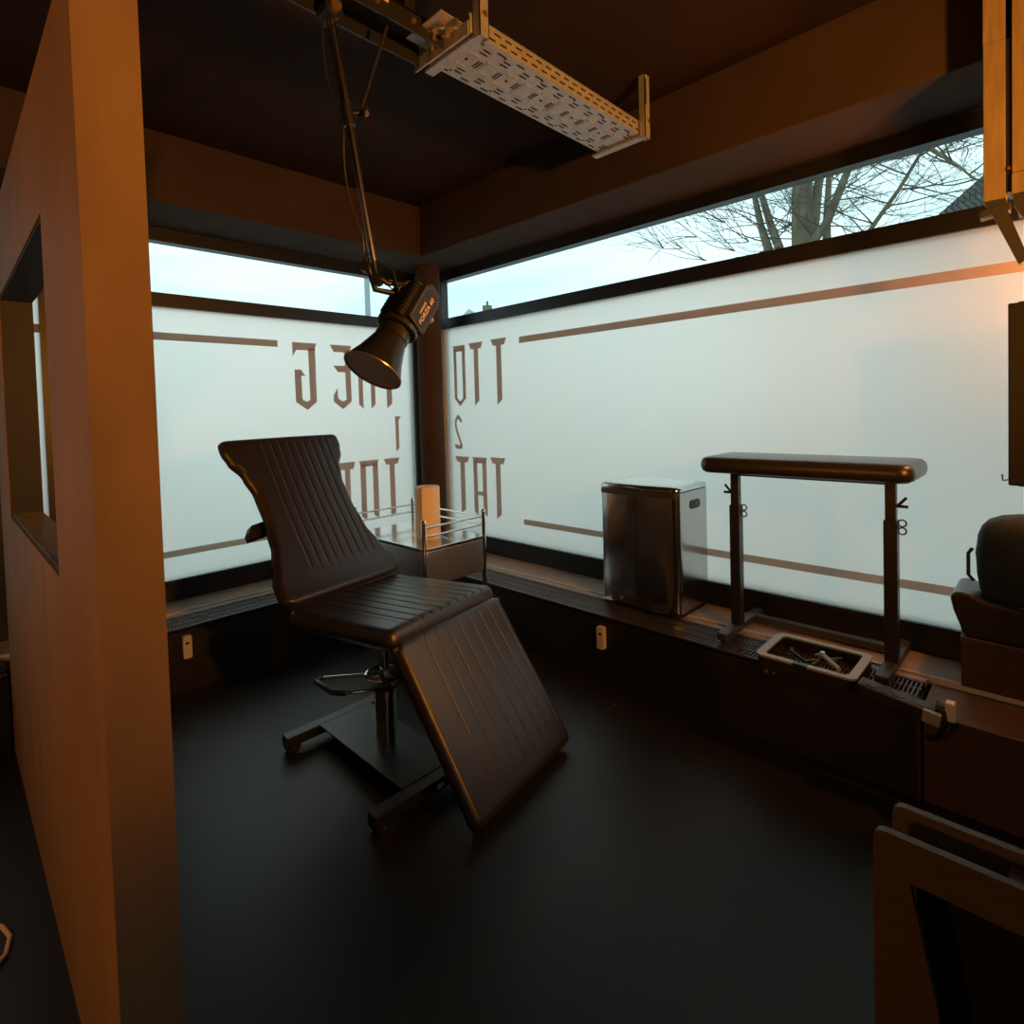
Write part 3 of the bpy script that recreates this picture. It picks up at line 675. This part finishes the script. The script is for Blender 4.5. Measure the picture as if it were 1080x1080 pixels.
lf = thing('shelf_lamp', 'small warm lamp under the hanging cabinet at the right edge', 'lamp', (2.5, -.10, 1.93))
MB().lathe([(.05, 0), (.05, .02), (.012, .03), (.012, .085)], (2.58, -.07, 1.90), (0, 0, 1), 24).build('lamp_shade', MT['black_metal'], lf, True)

# ------------------------------------------------------------------ board rack, bottom right
rk = thing('board_rack', 'brown board rack with two rounded side panels at the bottom right', 'rack', (1.39, -.2, 0))
def side_panel(x, t, yn, zt, cut):
    r = .022; o = arc(yn-r, zt-r, r, PI/2, 0, 8)
    outer = [(-.62, 0), (-.62, zt)] + o + [(yn, 0)]
    m = MB()
    if not cut:
        m.prism(outer, x, x+t, YZ); return m
    # frame shape: top rail, tapered leg at the near end and leg at the far end
    k = (yn-.062, zt-.085); lw = yn-.092
    m.prism([(-.62, zt-.085), (-.62, zt)] + o + [(yn, zt-.085)], x, x+t, YZ)
    m.prism([k, (yn, zt-.085), (yn, 0), (lw-.022, 0), (lw-.015, .2)], x, x+t, YZ)
    m.prism([(-.62, 0), (-.62, zt-.085), (-.50, zt-.085), (-.52, 0)], x, x+t, YZ)
    return m
side_panel(1.318, .018, .280, .520, True).build('side_panel', MT['rack_wood'], rk)
MB().prism([(-.62, .375), (-.62, .500)] + arc(.250, .478, .022, PI/2, 0, 8) + [(.272, .375)], 1.455, 1.473, YZ).build('rear_panel', MT['rack_wood'], rk)
MB().box((1.336, -.55, .455), (1.455, .075, .470)).build('shelf', MT['rack_wood'], rk)
MB().box((1.336, -.62, .0), (1.455, -.60, .45)).build('rear_leg', MT['rack_wood'], rk)
MB().box((1.436, -.60, .0), (1.444, .225, .43)).build('shade_sheet', MT['black_plastic'], rk)  # black sheet added to darken the view through the side panel opening

# ------------------------------------------------------------------ loose cable loop on the floor at the left edge
tag(MB().tube([(-.05, 2.30, .006), (.02, 2.18, .006), (.07, 2.10, .006), (.083, 2.045, .006), (.070, 1.985, .006), (.02, 1.93, .006), (-.08, 1.90, .006)], .006, 8).build('floor_cable', MT['cable'], None, True),
    'pale cable looping over the floor at the lower left edge', 'cable')

# ------------------------------------------------------------------ perforated cable tray under the ceiling
ct = thing('cable_tray', 'galvanised perforated cable tray hanging below the ceiling', 'cable tray', (1.75, 1.455, ZC))
ax0, ax1, ay0, ay1, az = 1.235, 2.235, 1.345, 1.565, 2.60
MB().box((ax0, ay0, az), (ax1, ay1, az+.002)).build('bottom_plate', MT['galv'], ct)
MB().box((ax0, ay0-.002, az), (ax1, ay0, az+.062)).build('side_plate', MT['galv'], ct)
MB().box((ax0, ay1, az), (ax1, ay1+.002, az+.062)).build('side_plate', MT['galv'], ct)
MB().box((ax0, ay0-.002, az+.060), (ax1, ay0+.010, az+.0625)).box((ax0, ay1-.010, az+.060), (ax1, ay1+.002, az+.0625)).build('lip', MT['galv'], ct)
em = MB(); sl = MB()
def slot(m, x, y, lx, ly): m.prism(rrect(x-lx/2, y-ly/2, x+lx/2, y+ly/2, min(lx, ly)*.45, 3), az-.0012, az-.0002, XY)
yc = (ay0+ay1)/2; n = 10; st = (ax1-ax0-.04)/n
for i in range(n):
    x = ax0+.06+st*i
    for dy in (-.095, -.058, .058, .095):
        slot(sl, x+(0 if abs(dy) > .07 else st/2), yc+dy, .038, .0065)
    for dy in (-.076, .076): slot(sl, x+st/2 if i % 1 == 0 else x, yc+dy, .034, .0065)
    slot(sl, x-.019, yc, .0055, .045); slot(sl, x-.031, yc, .0055, .04)
    if i % 2 == 0: slot(sl, x+.022, yc, .012, .012)
    slot(sl, x+.024, yc-.09, .010, .010) if i % 2 else slot(sl, x+.024, yc+.085, .009, .009)
    em.box((x-.012, yc-.040, az-.003), (x+.052, yc-.033, az)); em.box((x-.012, yc+.033, az-.003), (x+.052, yc+.040, az))
    em.prism(rrect(x-.006, yc-.030, x+.050, yc+.030, .006, 3), az-.0022, az, XY) if i % 2 else None
tag(sl.build('slots', MT['slot'], ct), None, None, kind='stuff'); tag(em.build('embossing', MT['galv'], ct), None, None, kind='stuff')
ss = MB()
for i in range(19):
    x = ax0+.03+i*.052
    for k, z in enumerate((az+.018, az+.042)): ss.box((x+.026*k, ay0-.0032, z-.003), (x+.03+.026*k, ay0-.0022, z+.003))
tag(ss.build('side_slots', MT['slot'], ct), None, None, kind='stuff')
for x in (ax0+.03, ax1+.012):
    y = ay0-.02
    m = MB(); m.box((x-.020, y-.018, az-.02), (x+.020, y-.015, ZC)); m.box((x-.020, y-.018, az-.02), (x-.017, y+.012, ZC)); m.box((x+.017, y-.018, az-.02), (x+.020, y+.012, ZC))
    h = m.build('hanger', MT['galv'], ct)
    MB().cyl((x, y-.024, az+.05), (x, y-.016, az+.05), .010, n=6).build('bolt', MT['copper'], h)
    MB().box((x-.017, y-.0195, az+.12), (x-.010, y-.0185, ZC-.02)).build('hanger_slot', MT['slot'], h)
    m = MB(); m.box((x-.018, ay0-.03, az-.014), (x+.018, ay1+.03, az-.004)); m.build('cross_arm', MT['galv'], ct)
# end bracket plate at the left end
MB().box((ax0-.012, ay0-.005, az-.012), (ax0-.006, ay1+.055, az+.03)).build('end_plate', MT['galv'], ct)
for k, (dx, dy) in enumerate(((-.04, .02), (-.03, .07), (-.05, .12), (-.02, .16), (-.07, .05))):
    MB().cyl((ax0+dx, ay0+dy, az+.005), (ax0+dx, ay0+dy, az+.03), .009, n=6).build('bolt', MT['copper'], ct)
m = MB(); m.box((ax0-.10, ay0+.02, az+.03), (ax0, ay1-.02, az+.034)); m.build('joint_plate', MT['galv'], ct)

# ------------------------------------------------------------------ black beam with articulated studio lamp
mb = thing('mounting_beam', 'black steel beam joined to the left end of the cable tray', 'beam', (1.0, 1.50, 2.6))
MB().box((.55, 1.46, 2.598), (1.222, 1.468, 2.66)).box((.55, 1.46, 2.655), (1.222, 1.60, 2.662)).box((.55, 1.592, 2.598), (1.222, 1.60, 2.66)).build('channel', MT['black_metal'], mb)
MB().box((.60, 1.50, 2.66), (.64, 1.56, ZC)).box((1.10, 1.50, 2.66), (1.14, 1.56, ZC)).build('ceiling_strut', MT['black_metal'], mb)
for x in (.97, 1.10, 1.16): MB().cyl((x, 1.46, 2.628), (x, 1.452, 2.628), .009, n=6).build('bolt', MT['copper'], mb)
MB().box((.955, 1.457, 2.640), (1.01, 1.4595, 2.647)).build('name_plate', MT['logo'], mb)

sl_ = thing('studio_lamp', 'black studio lamp with flared reflector hanging on a long pole over the chair', 'lamp', (.875, 1.55, 2.60))
Pt = Vector((.872, 1.565, 2.600)); Pb = Vector((1.003, 1.578, 1.888)); Pd = (Pb-Pt).normalized()
MB().cyl(Pt, Pt.lerp(Pb, .40), .0135, n=24).build('upper_pole', MT['pole'], sl_, True)
MB().cyl(Pt.lerp(Pb, .39), Pb, .0115, n=24).build('lower_pole', MT['pole'], sl_, True)
jt = Pt.lerp(Pb, .39)
MB().cyl(Pt.lerp(Pb, .35), Pt.lerp(Pb, .44), .018, n=24).build('pole_collar', MT['black_plastic'], sl_, True)
MB().cyl(jt, jt + Vector((.045, -.02, .01)), .009).cyl(jt + Vector((.03, -.03, -.02)), jt+Vector((.05, -.02, .03)), .010).build('clamp', MT['black_plastic'], sl_, True)
MB().cyl(jt + Vector((.036, -.045, -.005)), jt+Vector((.038, -.052, -.006)), .008).build('clamp_bolt', MT['copper'], sl_, True)
MB().cyl(jt + Vector((.034, -.025, .02)), Vector((1.03, 1.50, 2.60)), .0055).build('brace', MT['black_metal'], sl_, True)
MB().cyl(Pt + Vector((0, -.02, .005)), Pt + Vector((0, -.045, .003)), .017, n=28).build('pivot_bolt', MT['copper'], sl_, True)
MB().cyl(Pt + Vector((0, -.03, 0)), Pt + Vector((0, .03, 0)), .028, n=28).build('pivot', MT['black_metal'], sl_, True)
# cable along the pole
cb = []
for i in range(30):
    t = i/29; p = Pt.lerp(Pb, t); off = .020 + .022*abs(math.sin(t*PI*2.2)); cb.append(p - Rr*off*1.0 + Vector((0, 0, 0)))
MB().tube(cb, .0028, 6).build('lamp_cable', MT['black_plastic'], sl_, True)
# yoke and hinge below the pole
A = Vector((-.58, -.05, -.80)).normalized()                    # direction in which the reflector opens
def along(px, py, dep):
    r = Rr*((px-CX)/F_PX) - Uu*((py-CY)/F_PX) + Fw
    return Vector((0, 0, 1.4)) + r*dep
HC = Vector((1.107, 1.569, 1.722))                                # centre of lamp body
KH = 1.20
S1 = A.cross(Vector((0, 0, 1))).normalized(); S2 = S1.cross(A).normalized()   # S1 sideways, S2 roughly up
yk = MB().tube([Pb, Pb+Pd*.045, Pb+Pd*.07+Rr*.03, HC+Vector((0, 0, .105))+Rr*.01], .0085, 10)
yk.tube([Pb+Rr*.006, Pb+Pd*.03+Rr*.055, Pb+Pd*.085+Rr*.06], .005, 8)
yk.tube([Pb-Rr*.022+Pd*.01, Pb+Pd*.09-Rr*.012, HC+Vector((-.04, 0, .07))], .010, 10)
yk.build('yoke', MT['black_metal'], sl_, True)
wr = MB()
random.seed(5)
for k in range(4):
    pts = []
    for i in range(16):
        t = i/15; c0 = (Pb - Pd*.02).lerp(HC+Vector((-.03, 0, .08)), t)
        pts.append(c0 - Rr*(.030*math.sin(t*PI*(1+k*.35))+.012) + Uu*.010*math.sin(t*9+k) + Fw*.02*math.cos(t*7+k*1.3))
    wr.tube(pts, .0024, 6)
wr.build('wire_bundle', MT['black_plastic'], sl_, True)
m = MB(); m.cyl(Pb+Pd*.02-Rr*.03-Fw*.02, Pb+Pd*.02-Rr*.03+Fw*.02, .016); m.cyl(Pb+Pd*.06-Fw*.02, Pb+Pd*.06+Fw*.02, .017); m.build('hinge_knob', MT['black_plastic'], sl_, True)
Bh = basis(HC, S1*KH, S2*KH, A*KH)
def kp(pr): return [(r*KH, h*KH) for r, h in pr]
body = MB(); body.prism(rrect(-.048, -.048, .048, .048, .014, 5), -.085, .035, XY, Bh)
body.build('lamp_body', MT['black_metal'], sl_, True)
m = MB()
for i in range(9): m.prism(rrect(-.0505, -.0505, .0505, .0505, .014, 4), -.078+.011*i, -.0735+.011*i, XY, Bh)
m.build('cooling_fin', MT['black_plastic'], sl_)
MB().lathe(kp([(.050, 0), (.058, .004), (.058, .016), (.050, .020)]), HC+A*(.035*KH), A, 36).build('mount_ring', MT['black_metal'], sl_, True)
MB().lathe(kp([(.044, 0), (.046, .03), (.040, .035)]), HC+A*(.052*KH), A, 36).build('reflector_neck', MT['black_metal'], sl_, True)
rf = MB().lathe(kp([(.042, .0), (.050, .03), (.062, .07), (.079, .112), (.0815, .112), (.0815, .115), (.077, .115), (.060, .070), (.046, .03), (.036, .004)]), HC+A*(.078*KH), A, 56)
rfo = rf.build('reflector', MT['black_metal'], sl_, True)
MB().tube([HC+A*(.193*KH) + (S1*math.cos(t)+S2*math.sin(t))*(.0795*KH) for t in [2*PI*i/56 for i in range(56)]], .0030, 8, True).build('reflector_rim', MT['copper'], rfo, True)
MB().lathe(kp([(.0, .02), (.030, .02), (.046, .032), (.0595, .0705), (.073, .103), (.0765, .1135)]), HC+A*(.078*KH), A, 56).build('reflector_inside', MT['reflector'], rfo, True)
# side plates with the printed name, faces the camera's right
sd = (Rr*1.0 - Fw*.42); sd = (sd - A*sd.dot(A)).normalized(); up2 = A.cross(sd).normalized()
Bsd = basis(HC - A*.028*KH + sd*.055*KH, up2*KH, -A*KH, up2.cross(-A)*KH)
if (up2.cross(-A)).dot(sd) < 0:
    up2 = -up2; Bsd = basis(HC - A*.028*KH + sd*.055*KH, up2*KH, -A*KH, up2.cross(-A)*KH)
body2 = MB().prism([(-.040, -.060), (.040, -.060), (.040, .050), (.022, .072), (-.022, .072), (-.040, .050)], -.012, 0.004, XY, Bsd)
sp = body2.build('side_plate', MT['grey_bracket'], sl_, bevel=.002)
MB().prism([(-.030, -.050), (.030, -.050), (.030, .044), (.016, .060), (-.016, .060), (-.030, .044)], .004, .0048, XY, Bsd).build('inlay', MT['black_plastic'], sp)
for x, y in ((-.034, -.054), (.034, -.054), (-.026, .06), (.026, .06)): MB().lathe([(.003, 0), (.003, .001)], Bsd @ Vector((x, y, .004)), Bsd.to_3x3() @ Vector((0, 0, 1)), 10).build('plate_screw', MT['black_plastic'], sp)
def text(body_, size, x, y, name):
    c = bpy.data.curves.new(name, 'FONT'); c.body = body_; c.size = size; c.align_x = 'CENTER'; c.align_y = 'CENTER'; c.extrude = .0003; c.offset = .0004
    o = bpy.data.objects.new('tmp', c); COL.objects.link(o)
    dg = bpy.context.evaluated_depsgraph_get(); me = bpy.data.meshes.new_from_object(o.evaluated_get(dg)); bpy.data.objects.remove(o)
    mt = Bsd @ Matrix.Translation((x, y, .0054)) @ Matrix.Rotation(PI/2, 4, 'Z')
    inv = wm(sp).inverted() @ mt
    me.transform(inv); me.materials.clear(); me.materials.append(MT['logo'])
    t_ = bpy.data.objects.new(name, me); COL.objects.link(t_); t_.parent = sp
text('FORZA 60', .0200, .006, -.002, 'printed_name'); text('NANLITE', .0095, -.012, -.006, 'printed_name')
wdir = up2 if up2.dot(Rr) > 0 else -up2
kk = HC + sd*.030*KH + wdir*.040*KH - A*.045*KH
MB().cyl(kk, kk + wdir*.024, .009).cyl(kk+wdir*.020, kk+wdir*.034, .013, n=20).build('tilt_knob', MT['grey_rim'], sl_, True)
hd = HC - A*.06 - sd*.0 + Uu*.055
MB().tube([HC+S2*.052-A*.05-Rr*.0, HC+S2*.07-A*.06, HC+S2*.07-A*.09+Rr*.02, HC+S2*.05-A*.10+Rr*.04], .006, 8).build('handle', MT['black_plastic'], sl_, True)

# ------------------------------------------------------------------ outside
gr = MB().box((-25, Y0+.25, -.25), (60, 60, -.15)).box((X0+.25, -40, -.25), (60, Y0+.25, -.15)); struct('ground', gr, MT['street'])
def ray(px, py):
    return Rr*((px-CX)/F_PX) - Uu*((py-CY)/F_PX) + Fw
def at_d(px, py, d):                       # point at horizontal distance d in the direction of a measured bearing
    r = ray(px, py); return Vector((0, 0, 1.4)) + r*(d/math.hypot(r.x, r.y))
# bare tree
random.seed(11)
tree = thing('bare_tree', 'large leafless tree standing outside behind the right window', 'tree', (at_d(845, 225, 9.5).x, at_d(845, 225, 9.5).y, -.15))
D = 9.5
def limb(pts, r0, r1, dj=0):
    P = [at_d(x, y, D+dj+d) for x, y, d in pts]
    n = len(P); return P, [r0+(r1-r0)*i/(n-1) for i in range(n)]
trunk_b = at_d(847, 260, D); base = Vector((trunk_b.x, trunk_b.y, -.15))
tk = MB(); tk.tube([base, base.lerp(trunk_b, .5)+Vector((.02, 0, 0)), trunk_b, at_d(846, 205, D), at_d(848, 150, D), at_d(846, 90, D+.2), at_d(852, 30, D+.4)], [.22, .18, .155, .145, .12, .09, .06], 14)
tk.build('trunk', MT['bark'], tree, True)
limbs = [([(850, 262, 0), (858, 235, .1), (862, 200, .2), (870, 160, .3), (872, 110, .4)], .10, .04),
         ([(852, 262, 0), (872, 235, -.2), (890, 190, -.4), (903, 160, -.5), (925, 110, -.7)], .075, .03),
         ([(822, 262, 0), (812, 235, .3), (803, 205, .4), (795, 170, .5), (780, 120, .6)], .065, .03),
         ([(812, 268, .1), (803, 240, .5), (796, 208, .6), (782, 160, .8)], .07, .03),
         ([(872, 270, 0), (872, 230, .4), (874, 190, .5), (880, 140, .6)], .065, .03),
         ([(905, 262, -.3), (925, 232, -.6), (948, 200, -.8), (972, 160, -1.0), (990, 120, -1)], .035, .012),
         ([(970, 150, -1.0), (995, 165, -1.1), (1015, 178, -1.2), (1028, 190, -1.2)], .03, .008),
         ([(925, 110, -.7), (950, 135, -.9), (970, 152, -1)], .03, .02)]
tw = MB(); tips = []
for pts, r0, r1 in limbs:
    P, R_ = limb(pts, r0, r1); m = MB(); m.tube(P, R_, 8); m.build('limb', MT['bark'], tree, True)
    tips.append((P, R_))
def grow(p, d, L, r, lev):
    n = 6; pts = [p]; q = p.copy(); dd = d.copy()
    for i in range(n):
        dd = (dd + Vector((random.uniform(-1, 1), random.uniform(-1, 1), random.uniform(-.8, .9)))*.17).normalized(); q = q + dd*L/n; pts.append(q.copy())
    tw.tube(pts, [max(.0022, r*(1-.75*i/n)) for i in range(n+1)], 4 if lev > 0 else 5)
    if lev < 3:
        for k in range(random.randint(2, 3) if lev < 2 else 3):
            i = random.randint(1, n); s = (dd + Vector((random.uniform(-1, 1), random.uniform(-1, 1), random.uniform(-.7, .9)))*.85).normalized()
            grow(pts[i], s, L*random.uniform(.5, .75), r*.5, lev+1)
for P, R_ in tips:
    for k in range(12):
        i = random.randint(0, len(P)-2); t = random.random(); p = P[i].lerp(P[i+1], t)
        side = Rr*random.choice((-1, 1)); d = (side*random.uniform(.6, 1.1) + Vector((0, 0, random.uniform(-.35, .8))) + Fw*random.uniform(-.5, .5)).normalized()
        grow(p, d, random.uniform(.7, 1.3), .011, 0)
for x, y, sx in ((790, 255, -1), (775, 265, -1), (745, 275, -1), (765, 235, -1), (735, 250, -1), (930, 225, 1), (960, 200, 1), (980, 170, 1), (900, 250, 1), (720, 262, -1), (700, 262, -1)):
    p = at_d(x, y, D+random.uniform(-.5, .5))
    for k in range(3):
        grow(p, (Rr*sx*random.uniform(.3, 1) + Vector((0, 0, random.uniform(-.2, .8)))).normalized(), random.uniform(.5, 1.0), .008, 1)
tag(tw.build('twigs', MT['twig'], tree), None, None, kind='stuff')

# tiled house behind the tree
def roof_house():
    h = thing('tiled_house', 'house with dark tiled roof outside beyond the right window', 'house', (14, .2, -.15))
    a = at_d(990, 226, 14); b = at_d(1044, 178, 14); c = at_d(1120, 112, 14)
    sl1 = (c-a)
    back = Vector((3.5, -1.0, 0))
    # gable roof plane sloping up to the right; ridge leads away from the viewer
    P = [a, c, c+Vector((5, 1.5, 0)), a+Vector((5, 1.5, 0))]
    apex = a + (c-a)*1.0
    q = [a, a+(c-a)*1.0, a+(c-a)*1.0+Vector((.6, -3.2, -2.6)), a+Vector((.0, -5.6, -3.2))]
    me = MB(); 
    n_ = 14; 
    d1 = (c-a).normalized()
    low = a - d1*1.2; right = Vector((.25, -6.0, -.2))
    me.add([low, c, c+right, low+right, low+Vector((0, 0, -.2)), c+Vector((0, 0, -.2)), c+right+Vector((0, 0, -.2)), low+right+Vector((0, 0, -.2))],
           [(3, 2, 1, 0), (4, 5, 6, 7), (0, 1, 5, 4), (1, 2, 6, 5), (2, 3, 7, 6), (3, 0, 4, 7)])
    o = me.build('roof', MT['tiles'], h)
    uv = o.data.uv_layers.new(name='UVMap')
    for poly in o.data.polygons:
        for li in poly.loop_indices:
            v = o.data.vertices[o.data.loops[li].vertex_index].co + h.location
            uv.data[li].uv = ((v.y-low.y)*.9, (Vector(v)-low).dot(d1)*.9)
    MB().box((low.x+.3, low.y-5.6, -.15), (low.x+4, low.y-.2, low.z-.1)).build('house_wall', MT['render'], h)
roof_house()
fh = thing('distant_house', 'small distant house roof with chimney seen through the right window near the column', 'house', (at_d(510, 330, 30).x, at_d(510, 330, 30).y, -.15))
a = at_d(487, 333.5, 30); b = at_d(494.5, 325.5, 30); c = at_d(503, 331, 30); dd_ = Vector((1.2, 1.2, 0))
low = -.15
m = MB(); m.add([a, b, c, a+dd_, b+dd_, c+dd_, Vector((a.x, a.y, low)), Vector((c.x, c.y, low)), Vector((a.x, a.y, low))+dd_, Vector((c.x, c.y, low))+dd_],
                [(0, 1, 4, 3), (1, 2, 5, 4), (0, 6, 7, 2, 1), (3, 4, 5, 9, 8), (0, 3, 8, 6), (2, 7, 9, 5)]); m.build('gable', MT['render'], fh)
a = at_d(503, 330, 30); c = at_d(530, 328, 30); m = MB(); m.add([a, c, c+dd_, a+dd_, Vector((a.x, a.y, low)), Vector((c.x, c.y, low)), Vector((c.x, c.y, low))+dd_, Vector((a.x, a.y, low))+dd_],
      [(0, 1, 2, 3), (0, 4, 5, 1), (1, 5, 6, 2), (2, 6, 7, 3), (3, 7, 4, 0)]); m.build('wing', MT['render'], fh)
p0 = at_d(509, 329, 30); p1 = at_d(519, 329, 30); hgt = at_d(509, 322, 30).z
m = MB(); m.add([p0, p1, p1+dd_*.4, p0+dd_*.4] + [Vector((p.x, p.y, hgt)) for p in (p0, p1, p1+dd_*.4, p0+dd_*.4)], [(3, 2, 1, 0), (4, 5, 6, 7), (0, 1, 5, 4), (1, 2, 6, 5), (2, 3, 7, 6), (3, 0, 4, 7)])
m.build('chimney', MT['bark'], fh)
pc = at_d(514, 322, 30); MB().cyl(Vector((pc.x, pc.y, hgt)), Vector((pc.x, pc.y, hgt+.2)), .06).build('chimney_pot', MT['bark'], fh)
# slim grey lamp post outside the left window
p = at_d(387, 300, 7.5)
st_ = thing('street_post', 'slim grey post outside behind the left window beside the lamp', 'post', (p.x, p.y, -.15))
MB().cyl((p.x, p.y, -.15), (p.x, p.y, 4.2), .035, n=16).build('pole', MT['render'], st_, True)
